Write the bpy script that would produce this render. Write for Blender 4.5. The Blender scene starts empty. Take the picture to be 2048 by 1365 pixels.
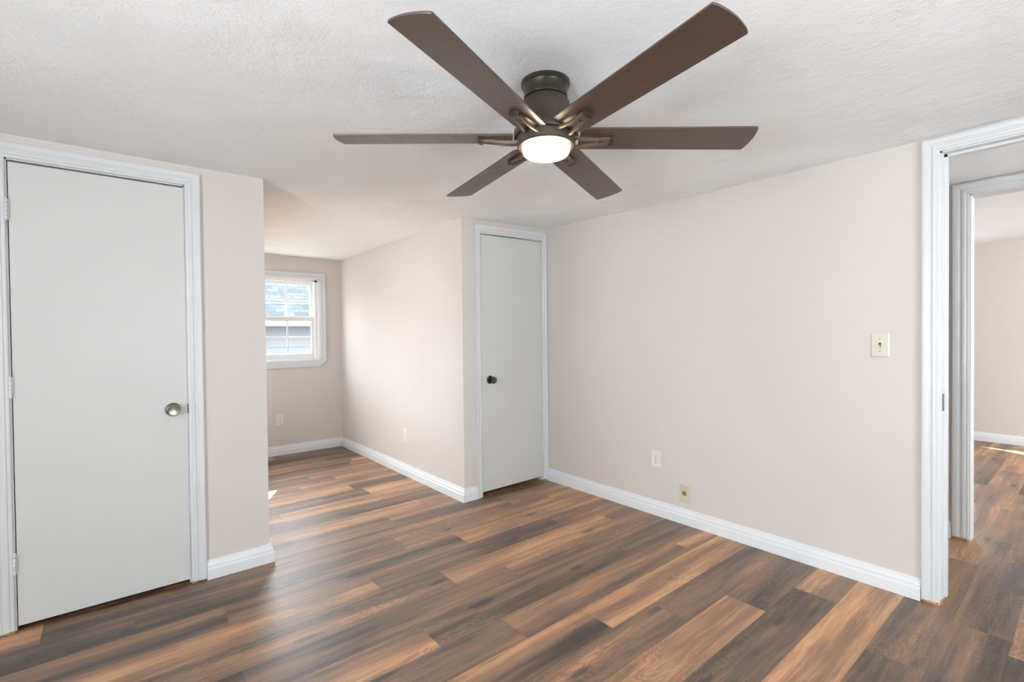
import bpy, bmesh, math, random
from mathutils import Vector, Matrix

random.seed(7)
S = bpy.context.scene
COL = S.collection
PI = math.pi

# ------------------------------------------------------------------ camera
cam_d = bpy.data.cameras.new("camera")
cam_d.sensor_fit = 'HORIZONTAL'
cam_d.sensor_width = 36.0
cam_d.lens = 974.1 / 2048 * 36.0
cam_d.clip_start = 0.02
cam_d.clip_end = 200
cam_o = bpy.data.objects.new("camera", cam_d)
COL.objects.link(cam_o)
_fw = Vector((0.63511, 0.77230, -0.01363))
_rt = Vector((0.77224, -0.63524, -0.01017))
_up = Vector((0.01652, 0.00407, 0.99986))
cam_o.matrix_world = Matrix(((_rt.x, _up.x, -_fw.x, 0.0), (_rt.y, _up.y, -_fw.y, 0.0), (_rt.z, _up.z, -_fw.z, 1.28), (0, 0, 0, 1)))
S.camera = cam_o

# ------------------------------------------------------------------ sky, sun, added daylight, exposure
S.view_settings.view_transform = 'Standard'
S.view_settings.look = 'None'
S.view_settings.exposure = 0.43
S.view_settings.gamma = 1.0
S.view_settings.use_curve_mapping = False
S.cycles.max_bounces = 10
S.cycles.diffuse_bounces = 6
S.cycles.glossy_bounces = 4
S.cycles.transparent_max_bounces = 12
S.cycles.sample_clamp_indirect = 6.0
S.cycles.caustics_reflective = False
S.cycles.caustics_refractive = False
S.cycles.use_denoising = True

W = bpy.data.worlds.new("sky")
S.world = W
W.use_nodes = True
_bg = W.node_tree.nodes["Background"]
_bg.inputs["Color"].default_value = (0.93, 0.955, 1.0, 1)
_bg.inputs["Strength"].default_value = 16.0

sun_d = bpy.data.lights.new("sun", 'SUN')
sun_d.energy = 40.0
sun_d.angle = math.radians(0.55)
sun_d.color = (1.0, 0.95, 0.87)
sun_o = bpy.data.objects.new("sun", sun_d)
COL.objects.link(sun_o)
sun_o.rotation_euler = Vector((-0.70, -1.34, -1.10)).to_track_quat('-Z', 'Y').to_euler()
sun_o.location = (6, 14, 12)


def area(name, loc, direction, sx, sy, power, color=(1, 1, 1), portal=False):
    d = bpy.data.lights.new(name, 'AREA')
    d.shape = 'RECTANGLE'
    d.size = sx
    d.size_y = sy
    d.energy = power
    d.color = color
    o = bpy.data.objects.new(name, d)
    COL.objects.link(o)
    o.location = loc
    o.rotation_euler = Vector(direction).to_track_quat('-Z', 'Y').to_euler()
    if portal:
        d.cycles.is_portal = True
    return o


# fill daylight at added unseen windows behind the camera, in hall and far room
DAY = (0.97, 0.985, 1.0)
area("added_daylight", (-2.50, 0.05, 1.00), (1, 0, 0.85), 1.9, 1.3, 116, DAY)
area("added_daylight", (1.05, -2.50, 1.00), (0, 1, 0.9), 1.6, 1.3, 14, DAY)
area("added_daylight", (5.9, -3.08, 1.30), (0, 1, 0.3), 1.9, 1.25, 18, DAY)
area("added_daylight", (3.52, -2.08, 1.40), (0, 1, 0.3), 0.66, 1.1, 22, DAY)
area("sky_portal", (1.375, 5.82, 1.47), (0, -1, 0), 0.90, 0.92, 1, portal=True)
area("sky_portal", (0.55, 4.42, 1.23), (1, 0, 0), 2.12, 1.46, 1, portal=True)
area("sky_portal", (7.86, 1.565, 1.09), (-1, 0, 0), 0.53, 1.02, 1, portal=True)

# ------------------------------------------------------------------ coordinates of the house
H = 2.17
XR = 2.951      # long right wall
YL = 3.017      # wall with the near door
YC = 3.112      # wall with the narrow closet door
XE = 0.676      # end of the near-door wall, left side of the dormer
XA = 2.073      # right side of the dormer
YB = 5.658      # dormer back wall
XW = -1.90      # wall behind the camera, left
YS = -2.00      # wall behind the camera
XH = 3.985      # far side of the hall
XF = 7.72       # far wall of the next room
HF = 2.27       # ceiling of the next room


# ------------------------------------------------------------------ node helpers
def mat(name):
    m = bpy.data.materials.new(name)
    m.use_nodes = True
    nt = m.node_tree
    return m, nt, nt.nodes["Principled BSDF"]


def N(nt, kind, **kw):
    n = nt.nodes.new(kind)
    for k, v in kw.items():
        setattr(n, k, v)
    return n


def setin(nt, node, key, val):
    if hasattr(val, 'is_linked'):
        nt.links.new(val, node.inputs[key])
    else:
        node.inputs[key].default_value = val


def math_n(nt, op, a, b=None, c=None, clamp=False):
    n = N(nt, 'ShaderNodeMath', operation=op, use_clamp=clamp)
    for i, v in enumerate((a, b, c)):
        if v is not None:
            setin(nt, n, i, v)
    return n.outputs[0]


def mapr(nt, v, a, b, c, d, smooth=False):
    n = N(nt, 'ShaderNodeMapRange')
    if smooth:
        n.interpolation_type = 'SMOOTHSTEP'
    setin(nt, n, 0, v)
    for i, x in enumerate((a, b, c, d)):
        setin(nt, n, i + 1, x)
    return n.outputs[0]


def vmath(nt, op, a, b=None):
    n = N(nt, 'ShaderNodeVectorMath', operation=op)
    setin(nt, n, 0, a)
    if b is not None:
        setin(nt, n, 1, b)
    return n


def noise(nt, vec, scale, detail=2.0, rough=0.5, dist=0.0):
    n = N(nt, 'ShaderNodeTexNoise')
    setin(nt, n, 'Vector', vec)
    n.inputs['Scale'].default_value = scale
    n.inputs['Detail'].default_value = detail
    n.inputs['Roughness'].default_value = rough
    n.inputs['Distortion'].default_value = dist
    return n.outputs['Fac']


def mapping(nt, vec, scale=(1, 1, 1), loc=(0, 0, 0)):
    n = N(nt, 'ShaderNodeMapping')
    setin(nt, n, 'Vector', vec)
    n.inputs['Scale'].default_value = scale
    n.inputs['Location'].default_value = loc
    return n.outputs[0]


def ramp(nt, fac, stops, interp='LINEAR'):
    n = N(nt, 'ShaderNodeValToRGB')
    cr = n.color_ramp
    cr.interpolation = interp
    while len(cr.elements) > 1:
        cr.elements.remove(cr.elements[-1])
    cr.elements[0].position = stops[0][0]
    cr.elements[0].color = stops[0][1]
    for p, c in stops[1:]:
        e = cr.elements.new(p)
        e.color = c
    setin(nt, n, 0, fac)
    return n.outputs[0]


def bump(nt, bsdf, height, strength, distance):
    b = N(nt, 'ShaderNodeBump')
    b.inputs['Strength'].default_value = strength
    b.inputs['Distance'].default_value = distance
    setin(nt, b, 'Height', height)
    nt.links.new(b.outputs[0], bsdf.inputs['Normal'])


def srgb(r, g, b):
    def f(c):
        c /= 255.0
        return c / 12.92 if c <= 0.04045 else ((c + 0.055) / 1.055) ** 2.4
    return (f(r), f(g), f(b), 1.0)


def simple(name, col, rough=0.5, metal=0.0, spec=0.5, wob=0.0, wob_scale=8.0, bmp=0.0, bmp_scale=120.0):
    m, nt, b = mat(name)
    b.inputs['Roughness'].default_value = rough
    b.inputs['Metallic'].default_value = metal
    b.inputs['Specular IOR Level'].default_value = spec
    tc = N(nt, 'ShaderNodeTexCoord').outputs['Object']
    f = noise(nt, tc, wob_scale, 3)
    c0 = tuple(c * (1 - wob) for c in col[:3]) + (1,)
    c1 = tuple(min(1, c * (1 + wob)) for c in col[:3]) + (1,)
    nt.links.new(ramp(nt, f, [(0.3, c0), (0.7, c1)]), b.inputs['Base Color'])
    if bmp:
        bump(nt, b, noise(nt, tc, bmp_scale, 2), bmp, 0.002)
    return m


# ------------------------------------------------------------------ materials
M_wall = simple("greige wall paint", srgb(201, 194, 188), 0.62, spec=0.25, wob=0.012, wob_scale=1.4, bmp=0.05, bmp_scale=260)
M_trim = simple("white trim paint", srgb(203, 205, 206), 0.38, spec=0.4, wob=0.008, wob_scale=5)
M_base = simple("white baseboard paint", srgb(217, 219, 221), 0.35, spec=0.4, wob=0.008, wob_scale=5)
M_door = simple("white door paint", srgb(196, 196, 193), 0.42, spec=0.4, wob=0.012, wob_scale=2.2, bmp=0.04, bmp_scale=60)
M_vinyl = simple("white window vinyl", srgb(222, 222, 222), 0.4, spec=0.4)
M_dark = simple("dark closet interior", srgb(60, 52, 46), 0.8)
M_raw = simple("bare wood end", srgb(176, 132, 96), 0.7, wob=0.25, wob_scale=60)
M_nickel = simple("satin nickel", srgb(150, 144, 134), 0.27, metal=1.0, wob=0.06, wob_scale=30)
M_nickel_dk = simple("tarnished nickel", srgb(92, 86, 78), 0.33, metal=1.0, wob=0.1, wob_scale=40)
M_latch = simple("dark latch metal", srgb(58, 54, 48), 0.4, metal=0.8)
M_plate_w = simple("white wall plate plastic", srgb(214, 208, 203), 0.35)
M_plate_i = simple("ivory wall plate plastic", srgb(204, 200, 182), 0.35)
M_plate_y = simple("yellowed ivory plastic", srgb(192, 183, 158), 0.38)
M_toggle = simple("aged toggle plastic", srgb(196, 186, 150), 0.4)
M_slot = simple("dark slot", srgb(58, 52, 48), 0.6)
M_screw = simple("screw metal", srgb(150, 142, 126), 0.4, metal=0.7)
M_cavity = simple("brown box cavity", srgb(138, 108, 70), 0.7, wob=0.25, wob_scale=60)
M_bronze = simple("oil rubbed bronze", srgb(70, 58, 48), 0.48, metal=0.15, wob=0.08, wob_scale=30)
M_bronze_dk = simple("dark bronze canopy", srgb(56, 49, 40), 0.35, metal=0.3, wob=0.08, wob_scale=30)
M_bracket = simple("bronze blade arm", srgb(96, 82, 70), 0.45, metal=0.25, wob=0.1, wob_scale=40)
M_edge = simple("dark fibre edge", srgb(70, 58, 48), 0.7, wob=0.2, wob_scale=40)
M_asphalt = None


def make_ceiling_mat():
    m, nt, b = mat("stomped ceiling plaster")
    b.inputs['Roughness'].default_value = 0.75
    b.inputs['Specular IOR Level'].default_value = 0.2
    tc = N(nt, 'ShaderNodeTexCoord').outputs['Object']
    warp = N(nt, 'ShaderNodeTexNoise')
    setin(nt, warp, 'Vector', tc)
    warp.inputs['Scale'].default_value = 9.0
    warp.inputs['Detail'].default_value = 2.0
    wv = vmath(nt, 'SCALE', vmath(nt, 'SUBTRACT', warp.outputs['Color'], (0.5, 0.5, 0.5)).outputs[0])
    wv.inputs['Scale'].default_value = 0.06
    p = vmath(nt, 'ADD', tc, wv.outputs[0]).outputs[0]
    heights = []
    for k, (sc, off) in enumerate(((5.2, 0.0), (4.3, 3.7))):
        pp = mapping(nt, p, loc=(off, off * 0.6, 0))
        v = N(nt, 'ShaderNodeTexVoronoi', voronoi_dimensions='2D')
        setin(nt, v, 'Vector', pp)
        v.inputs['Scale'].default_value = sc
        d = vmath(nt, 'SUBTRACT', pp, v.outputs['Position']).outputs[0]
        dn = vmath(nt, 'NORMALIZE', d).outputs[0]
        ln = vmath(nt, 'LENGTH', d).outputs['Value']
        sp = N(nt, 'ShaderNodeSeparateXYZ')
        setin(nt, sp, 0, dn)
        sc3 = N(nt, 'ShaderNodeSeparateColor')
        setin(nt, sc3, 0, v.outputs['Color'])
        cb = N(nt, 'ShaderNodeCombineXYZ')
        setin(nt, cb, 0, math_n(nt, 'MULTIPLY', sp.outputs[0], 4.6))
        setin(nt, cb, 1, math_n(nt, 'MULTIPLY', sp.outputs[1], 4.6))
        setin(nt, cb, 2, math_n(nt, 'ADD', math_n(nt, 'MULTIPLY', ln, 8.0), math_n(nt, 'MULTIPLY', sc3.outputs[0], 30.0)))
        st = noise(nt, cb.outputs[0], 1.6, 3.0, 0.6)
        amp = mapr(nt, ln, 0.0, 0.10, 0.5, 1.0)
        heights.append(math_n(nt, 'MULTIPLY', st, amp))
    big = noise(nt, tc, 2.1, 2.0)
    mixf = mapr(nt, big, 0.42, 0.58, 0.0, 1.0)
    mx = N(nt, 'ShaderNodeMix')
    setin(nt, mx, 0, mixf)
    setin(nt, mx, 2, heights[0])
    setin(nt, mx, 3, heights[1])
    h = math_n(nt, 'ADD', mx.outputs[0], math_n(nt, 'MULTIPLY', noise(nt, tc, 120, 3.0), 0.12))
    # where the plaster was stomped harder
    patch = mapr(nt, noise(nt, tc, 1.3, 2.0), 0.38, 0.62, 0.45, 1.1)
    bump(nt, b, math_n(nt, 'MULTIPLY', h, patch), 0.65, 0.02)
    nt.links.new(ramp(nt, noise(nt, tc, 3.0, 3), [(0.3, srgb(240, 244, 246)), (0.7, srgb(244, 248, 250))]), b.inputs['Base Color'])
    return m


M_ceil = make_ceiling_mat()


def make_floor_mat():
    m, nt, b = mat("vinyl oak planks")
    uv = N(nt, 'ShaderNodeUVMap', uv_map="plank_uv").outputs[0]      # metres along / across the plank
    at = N(nt, 'ShaderNodeAttribute', attribute_type='GEOMETRY', attribute_name="plank")
    sc = N(nt, 'ShaderNodeSeparateColor')
    setin(nt, sc, 0, at.outputs['Color'])
    tone, s1, s2 = sc.outputs[0], sc.outputs[1], sc.outputs[2]
    suv = N(nt, 'ShaderNodeSeparateXYZ')
    setin(nt, suv, 0, uv)
    u, v = suv.outputs[0], suv.outputs[1]
    cb = N(nt, 'ShaderNodeCombineXYZ')
    setin(nt, cb, 0, math_n(nt, 'ADD', u, math_n(nt, 'MULTIPLY', s1, 43.0)))
    setin(nt, cb, 1, math_n(nt, 'ADD', v, math_n(nt, 'MULTIPLY', s2, 17.0)))
    setin(nt, cb, 2, math_n(nt, 'MULTIPLY', s1, 11.0))
    P = cb.outputs[0]
    # slow wander of the grain
    wn = N(nt, 'ShaderNodeTexNoise')
    setin(nt, wn, 'Vector', mapping(nt, P, (1.6, 7.0, 1)))
    wn.inputs['Scale'].default_value = 1.0
    wn.inputs['Detail'].default_value = 3.0
    off = math_n(nt, 'MULTIPLY', math_n(nt, 'SUBTRACT', wn.outputs['Fac'], 0.5), 0.06)
    cb2 = N(nt, 'ShaderNodeCombineXYZ')
    sp = N(nt, 'ShaderNodeSeparateXYZ')
    setin(nt, sp, 0, P)
    setin(nt, cb2, 0, sp.outputs[0])
    setin(nt, cb2, 1, math_n(nt, 'ADD', sp.outputs[1], off))
    setin(nt, cb2, 2, sp.outputs[2])
    Q = cb2.outputs[0]
    bands = noise(nt, mapping(nt, Q, (0.55, 9.0, 1)), 1.0, 2.0, 0.45)          # broad light and dark streaks
    bands2 = noise(nt, mapping(nt, Q, (2.2, 30.0, 1), (5, 3, 0)), 1.0, 5.0, 0.68)
    blot = noise(nt, mapping(nt, P, (3.0, 8.0, 1), (9, 1, 0)), 1.0, 4.0, 0.6)
    fine = noise(nt, mapping(nt, Q, (5.0, 210.0, 1)), 1.0, 3.0, 0.65)
    pores = noise(nt, mapping(nt, Q, (14.0, 420.0, 1), (2, 8, 0)), 1.0, 2.0, 0.5)
    # figured cathedral grain
    fg = noise(nt, mapping(nt, P, (2.2, 7.5, 1), (1, 7, 0)), 1.0, 3.5, 0.5)
    rings = math_n(nt, 'SINE', math_n(nt, 'MULTIPLY', fg, 130.0))
    ringm = mapr(nt, noise(nt, mapping(nt, P, (1.1, 4.0, 1), (20, 2, 0)), 1.0, 1.0), 0.47, 0.62, 0.0, 1.0, True)
    ring = math_n(nt, 'MULTIPLY', math_n(nt, 'MULTIPLY', rings, ringm), 0.085)
    # knots
    vo = N(nt, 'ShaderNodeTexVoronoi', voronoi_dimensions='2D')
    setin(nt, vo, 'Vector', mapping(nt, Q, (1.5, 5.2, 1)))
    vo.inputs['Scale'].default_value = 1.0
    sk = N(nt, 'ShaderNodeSeparateColor')
    setin(nt, sk, 0, vo.outputs['Color'])
    kon = mapr(nt, sk.outputs[0], 0.66, 0.70, 0.0, 1.0)
    kd = mapr(nt, math_n(nt, 'ADD', vo.outputs['Distance'], math_n(nt, 'MULTIPLY', math_n(nt, 'SUBTRACT', blot, 0.5), 0.12)), 0.02, 0.13, 1.0, 0.0, True)
    knot = math_n(nt, 'MULTIPLY', kd, kon)

    t = math_n(nt, 'ADD', math_n(nt, 'MULTIPLY_ADD', tone, 0.92, 0.04), math_n(nt, 'MULTIPLY', math_n(nt, 'SUBTRACT', bands, 0.5), 1.45))
    t = math_n(nt, 'ADD', t, math_n(nt, 'MULTIPLY', math_n(nt, 'SUBTRACT', bands2, 0.5), 0.75))
    strand = noise(nt, mapping(nt, Q, (3.0, 85.0, 1), (4, 6, 0)), 1.0, 4.0, 0.7)
    t = math_n(nt, 'ADD', t, math_n(nt, 'MULTIPLY', math_n(nt, 'SUBTRACT', strand, 0.5), 0.55))
    check = noise(nt, mapping(nt, Q, (2.4, 48.0, 1), (7, 2, 0)), 1.0, 2.0, 0.5)
    t = math_n(nt, 'SUBTRACT', t, mapr(nt, check, 0.66, 0.73, 0.0, 0.20))
    t = math_n(nt, 'ADD', t, math_n(nt, 'MULTIPLY', math_n(nt, 'SUBTRACT', blot, 0.5), 0.45))
    t = math_n(nt, 'ADD', t, ring)
    t = math_n(nt, 'ADD', t, math_n(nt, 'MULTIPLY', math_n(nt, 'SUBTRACT', fine, 0.5), 0.42))
    t = math_n(nt, 'SUBTRACT', t, mapr(nt, pores, 0.60, 0.72, 0.0, 0.10))
    t = math_n(nt, 'SUBTRACT', t, math_n(nt, 'MULTIPLY', knot, 0.42), clamp=True)
    colr = ramp(nt, t, [(0.0, srgb(55, 42, 34)), (0.22, srgb(90, 69, 54)), (0.42, srgb(118, 90, 68)),
                        (0.60, srgb(141, 103, 74)), (0.80, srgb(178, 131, 91)), (1.0, srgb(199, 153, 109))])
    # joint line between planks (uv z holds nothing; plank edges come from the attribute-free uv limits)
    uv2 = N(nt, 'ShaderNodeUVMap', uv_map="plank_edge").outputs[0]   # 0..1 over each plank
    se = N(nt, 'ShaderNodeSeparateXYZ')
    setin(nt, se, 0, uv2)
    ev = math_n(nt, 'ABSOLUTE', math_n(nt, 'SUBTRACT', se.outputs[1], 0.5))
    eu = math_n(nt, 'ABSOLUTE', math_n(nt, 'SUBTRACT', se.outputs[0], 0.5))
    jl = math_n(nt, 'MAXIMUM', mapr(nt, ev, 0.4935, 0.499, 0.0, 1.0), mapr(nt, eu, 0.4992, 0.4999, 0.0, 1.0))
    mx = N(nt, 'ShaderNodeMix', data_type='RGBA')
    setin(nt, mx, 0, math_n(nt, 'MULTIPLY', jl, 0.30))
    setin(nt, mx, 6, colr)
    setin(nt, mx, 7, srgb(48, 36, 32))
    nt.links.new(mx.outputs[2], b.inputs['Base Color'])
    b.inputs['Specular IOR Level'].default_value = 1.0
    nt.links.new(mapr(nt, fine, 0.3, 0.7, 0.38, 0.50), b.inputs['Roughness'])
    hh = math_n(nt, 'SUBTRACT', math_n(nt, 'MULTIPLY', fine, 0.5), math_n(nt, 'MULTIPLY', jl, 0.8))
    bump(nt, b, hh, 0.28, 0.0012)
    return m


M_floor = make_floor_mat()


def make_blade_mat():
    m, nt, b = mat("dark walnut blade")
    tc = N(nt, 'ShaderNodeTexCoord').outputs['Object']
    g = noise(nt, mapping(nt, tc, (3, 90, 1)), 1.0, 4, 0.6)
    dust = noise(nt, mapping(nt, tc, (60, 4, 1)), 1.0, 2.0, 0.5)
    d2 = noise(nt, tc, 7.0, 2.0)
    c = ramp(nt, g, [(0.25, srgb(60, 44, 37)), (0.75, srgb(80, 60, 50))])
    # pale dust wipes lying across the blade
    k = math_n(nt, 'MULTIPLY', mapr(nt, dust, 0.66, 0.74, 0.0, 1.0), mapr(nt, d2, 0.50, 0.62, 0.0, 0.35))
    mx = N(nt, 'ShaderNodeMix', data_type='RGBA')
    setin(nt, mx, 0, k)
    setin(nt, mx, 6, c)
    setin(nt, mx, 7, srgb(170, 158, 146))
    nt.links.new(mx.outputs[2], b.inputs['Base Color'])
    nt.links.new(mapr(nt, dust, 0.3, 0.8, 0.30, 0.42), b.inputs['Roughness'])
    b.inputs['Specular IOR Level'].default_value = 0.9
    return m


M_blade = make_blade_mat()


def make_glow_mat():
    m, nt, b = mat("lit frosted diffuser")
    b.inputs['Base Color'].default_value = (0.9, 0.86, 0.78, 1)
    b.inputs['Roughness'].default_value = 0.4
    tc = N(nt, 'ShaderNodeTexCoord').outputs['Object']
    f = noise(nt, tc, 4.0, 1)
    nt.links.new(ramp(nt, f, [(0.3, (1.0, 0.83, 0.58, 1)), (0.7, (1.0, 0.86, 0.62, 1))]), b.inputs['Emission Color'])
    b.inputs['Emission Strength'].default_value = 26.0
    return m


M_glow = make_glow_mat()


def make_glass_mat():
    m = bpy.data.materials.new("window glass")
    m.use_nodes = True
    nt = m.node_tree
    for n in list(nt.nodes):
        nt.nodes.remove(n)
    out = N(nt, 'ShaderNodeOutputMaterial')
    tr = N(nt, 'ShaderNodeBsdfTransparent')
    tr.inputs[0].default_value = (0.93, 0.96, 0.97, 1)
    gl = N(nt, 'ShaderNodeBsdfGlossy')
    gl.inputs['Roughness'].default_value = 0.02
    fr = N(nt, 'ShaderNodeLayerWeight')
    fr.inputs['Blend'].default_value = 0.12
    mx = N(nt, 'ShaderNodeMixShader')
    nt.links.new(mapr(nt, fr.outputs['Facing'], 0.0, 1.0, 0.03, 0.25), mx.inputs[0])
    nt.links.new(tr.outputs[0], mx.inputs[1])
    nt.links.new(gl.outputs[0], mx.inputs[2])
    nt.links.new(mx.outputs[0], out.inputs[0])
    return m


M_glass = make_glass_mat()


def make_shingle_mat():
    m, nt, b = mat("blue grey roof shingles")
    tc = N(nt, 'ShaderNodeTexCoord').outputs['Object']
    br = N(nt, 'ShaderNodeTexBrick')
    setin(nt, br, 'Vector', mapping(nt, tc, (1, 1, 1)))
    br.inputs['Scale'].default_value = 1.0
    br.inputs['Brick Width'].default_value = 0.30
    br.inputs['Row Height'].default_value = 0.14
    br.inputs['Mortar Size'].default_value = 0.006
    br.inputs['Color1'].default_value = srgb(43, 47, 50)
    br.inputs['Color2'].default_value = srgb(59, 63, 66)
    br.inputs['Mortar'].default_value = srgb(30, 36, 42)
    sp = noise(nt, tc, 26, 4, 0.7)
    mx = N(nt, 'ShaderNodeMix', data_type='RGBA', blend_type='MULTIPLY')
    setin(nt, mx, 0, 0.8)
    setin(nt, mx, 6, br.outputs['Color'])
    setin(nt, mx, 7, ramp(nt, sp, [(0.3, (0.45, 0.5, 0.55, 1)), (0.6, (1, 1, 1, 1)), (0.72, (1.9, 1.9, 1.8, 1))]))
    nt.links.new(mx.outputs[2], b.inputs['Base Color'])
    b.inputs['Roughness'].default_value = 0.95
    b.inputs['Specular IOR Level'].default_value = 0.1
    return m


M_shingle = make_shingle_mat()
M_siding = simple("grey lap siding", srgb(74, 75, 78), 0.8, wob=0.06, wob_scale=6)
M_bounce = simple("pale bounce wall", srgb(150, 151, 155), 0.9, wob=0.05, wob_scale=3)  # for the added wall that bounces light into the nook
M_grass = simple("lawn", srgb(84, 86, 72), 0.9, wob=0.3, wob_scale=3)
M_cable = simple("grey overhead cable", srgb(90, 92, 94), 0.5)


# ------------------------------------------------------------------ mesh helpers
class MB:
    def __init__(self):
        self.bm = bmesh.new()

    def box(self, x0, x1, y0, y1, z0, z1, bev=0.0, seg=2):
        b = bmesh.new()
        r = bmesh.ops.create_cube(b, size=1.0)
        for v in b.verts:
            v.co = Vector(((x0 + x1) / 2 + v.co.x * (x1 - x0), (y0 + y1) / 2 + v.co.y * (y1 - y0), (z0 + z1) / 2 + v.co.z * (z1 - z0)))
        if bev:
            bmesh.ops.bevel(b, geom=list(b.edges), offset=bev, segments=seg, affect='EDGES', profile=0.5)
        self._merge(b)
        return self

    def _merge(self, b, M=None):
        if M is not None:
            bmesh.ops.transform(b, matrix=M, verts=b.verts)
        me = bpy.data.meshes.new("tmp")
        b.to_mesh(me)
        b.free()
        self.bm.from_mesh(me)
        bpy.data.meshes.remove(me)

    def lathe(self, prof, seg=48, M=None):
        b = bmesh.new()
        rings = []
        for r, z in prof:
            if r < 1e-6:
                rings.append([b.verts.new((0, 0, z))])
            else:
                rings.append([b.verts.new((r * math.cos(2 * PI * k / seg), r * math.sin(2 * PI * k / seg), z)) for k in range(seg)])
        for A, B in zip(rings, rings[1:]):
            for k in range(seg):
                k2 = (k + 1) % seg
                if len(A) == 1 and len(B) == 1:
                    continue
                if len(A) == 1:
                    b.faces.new((A[0], B[k2], B[k]))
                elif len(B) == 1:
                    b.faces.new((A[k], A[k2], B[0]))
                else:
                    b.faces.new((A[k], A[k2], B[k2], B[k]))
        bmesh.ops.recalc_face_normals(b, faces=b.faces)
        self._merge(b, M)
        return self

    def prism(self, pts, h0, h1, M=None, bev=0.0):
        """outline pts (x, y) extruded from z h0 to h1"""
        b = bmesh.new()
        lo = [b.verts.new((x, y, h0)) for x, y in pts]
        hi = [b.verts.new((x, y, h1)) for x, y in pts]
        n = len(pts)
        b.faces.new(lo)
        b.faces.new(hi)
        for k in range(n):
            b.faces.new((lo[k], lo[(k + 1) % n], hi[(k + 1) % n], hi[k]))
        bmesh.ops.recalc_face_normals(b, faces=b.faces)
        if bev:
            bmesh.ops.bevel(b, geom=list(b.edges), offset=bev, segments=2, affect='EDGES', profile=0.5)
        self._merge(b, M)
        return self

    def loft(self, stations):
        """stations: lists of 3D points of equal length (closed profiles)"""
        b = bmesh.new()
        R = [[b.verts.new(p) for p in st] for st in stations]
        n = len(R[0])
        for A, B in zip(R, R[1:]):
            for k in range(n):
                b.faces.new((A[k], A[(k + 1) % n], B[(k + 1) % n], B[k]))
        b.faces.new(R[0])
        b.faces.new(R[-1])
        bmesh.ops.recalc_face_normals(b, faces=b.faces)
        self._merge(b)
        return self

    def tube(self, pts, r, seg=10):
        st = []
        for i, p in enumerate(pts):
            p = Vector(p)
            a = Vector(pts[max(0, i - 1)])
            c = Vector(pts[min(len(pts) - 1, i + 1)])
            t = (c - a).normalized()
            ref = Vector((0, 0, 1)) if abs(t.z) < 0.9 else Vector((1, 0, 0))
            n1 = t.cross(ref).normalized()
            n2 = t.cross(n1)
            st.append([p + r * (math.cos(2 * PI * k / seg) * n1 + math.sin(2 * PI * k / seg) * n2) for k in range(seg)])
        return self.loft(st)

    def edit(self, fn):
        for v in self.bm.verts:
            v.co = fn(v.co)
        return self

    def build(self, name, material, parent=None, smooth=False, origin=None, angle=35):
        if origin is not None:
            bmesh.ops.translate(self.bm, vec=-Vector(origin), verts=self.bm.verts)
        me = bpy.data.meshes.new(name)
        if smooth:
            for f in self.bm.faces:
                f.smooth = True
            for e in self.bm.edges:
                if len(e.link_faces) == 2 and e.calc_face_angle(0) > math.radians(angle):
                    e.smooth = False
        self.bm.to_mesh(me)
        self.bm.free()
        mats = material if isinstance(material, (list, tuple)) else [material]
        for mm in mats:
            me.materials.append(mm)
        o = bpy.data.objects.new(name, me)
        COL.objects.link(o)
        if origin is not None:
            o.location = origin
        if parent is not None:
            o.parent = parent
        return o


def tag(o, label=None, cat=None, group=None, kind=None):
    if label:
        o['label'] = label
    if cat:
        o['category'] = cat
    if group:
        o['group'] = group
    if kind:
        o['kind'] = kind
    return o


def struct(o, label, cat):
    return tag(o, label, cat, kind='structure')


def empty(name, loc, rot=(0, 0, 0)):
    o = bpy.data.objects.new(name, None)
    o.empty_display_size = 0.1
    COL.objects.link(o)
    o.location = loc
    o.rotation_euler = rot
    return o


def copy_tree(o, parent=None):
    c = o.copy()
    COL.objects.link(c)
    c.parent = parent
    for ch in list(o.children):
        copy_tree(ch, c)
    return c


def wall_x(x0, x1, y0, y1, z1, holes=()):
    """wall between x0..x1 (thin) running along y, with holes (ya, yb, za, zb)"""
    m = MB()
    cuts = sorted(holes)
    y = y0
    for (a, b_, za, zb) in cuts:
        m.box(x0, x1, y, a, 0, z1)
        if za > 0:
            m.box(x0, x1, a, b_, 0, za)
        m.box(x0, x1, a, b_, zb, z1)
        y = b_
    m.box(x0, x1, y, y1, 0, z1)
    return m


def wall_y(y0, y1, x0, x1, z1, holes=()):
    m = MB()
    x = x0
    for (a, b_, za, zb) in sorted(holes):
        m.box(x, a, y0, y1, 0, z1)
        if za > 0:
            m.box(a, b_, y0, y1, 0, za)
        m.box(a, b_, y0, y1, zb, z1)
        x = b_
    m.box(x, x1, y0, y1, 0, z1)
    return m


# ------------------------------------------------------------------ floor: planks
ROW0, PITCH, PL = 0.420, 0.186, 1.29
known = {-1: 2.825, 0: 2.325, 1: 2.95, 2: 2.613, 3: 2.29, 4: 1.955, 5: 1.66, 6: 1.334, 7: 1.024, 8: 1.656, 9: 1.348, 10: 1.03,
         11: 1.677, 12: 1.35, 13: 1.035, 14: 1.476, 16: 1.30, 18: 1.607, 20: 1.205, 21: 1.538, 24: 1.90, 26: 1.916}
# tone of the plank to the left / right of each known joint (0 dark .. 1 light)
tones = {-1: (0.30, 0.36), 0: (0.22, 0.36), 1: (0.76, 0.6), 2: (0.22, 0.66), 3: (0.74, 0.20), 4: (0.33, 0.40), 5: (0.30, 0.74),
         6: (0.30, 0.46), 7: (0.60, 0.40), 8: (0.27, 0.56), 9: (0.33, 0.76), 10: (0.58, 0.30), 11: (0.36, 0.70), 12: (0.30, 0.50),
         13: (0.36, 0.48), 14: (0.55, 0.34)}
far_tone = {(6, 2): 0.70, (7, 2): 0.30, (10, 2): 0.62, (11, -1): 0.30, (12, -1): 0.24, (13, -1): 0.74}


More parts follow.
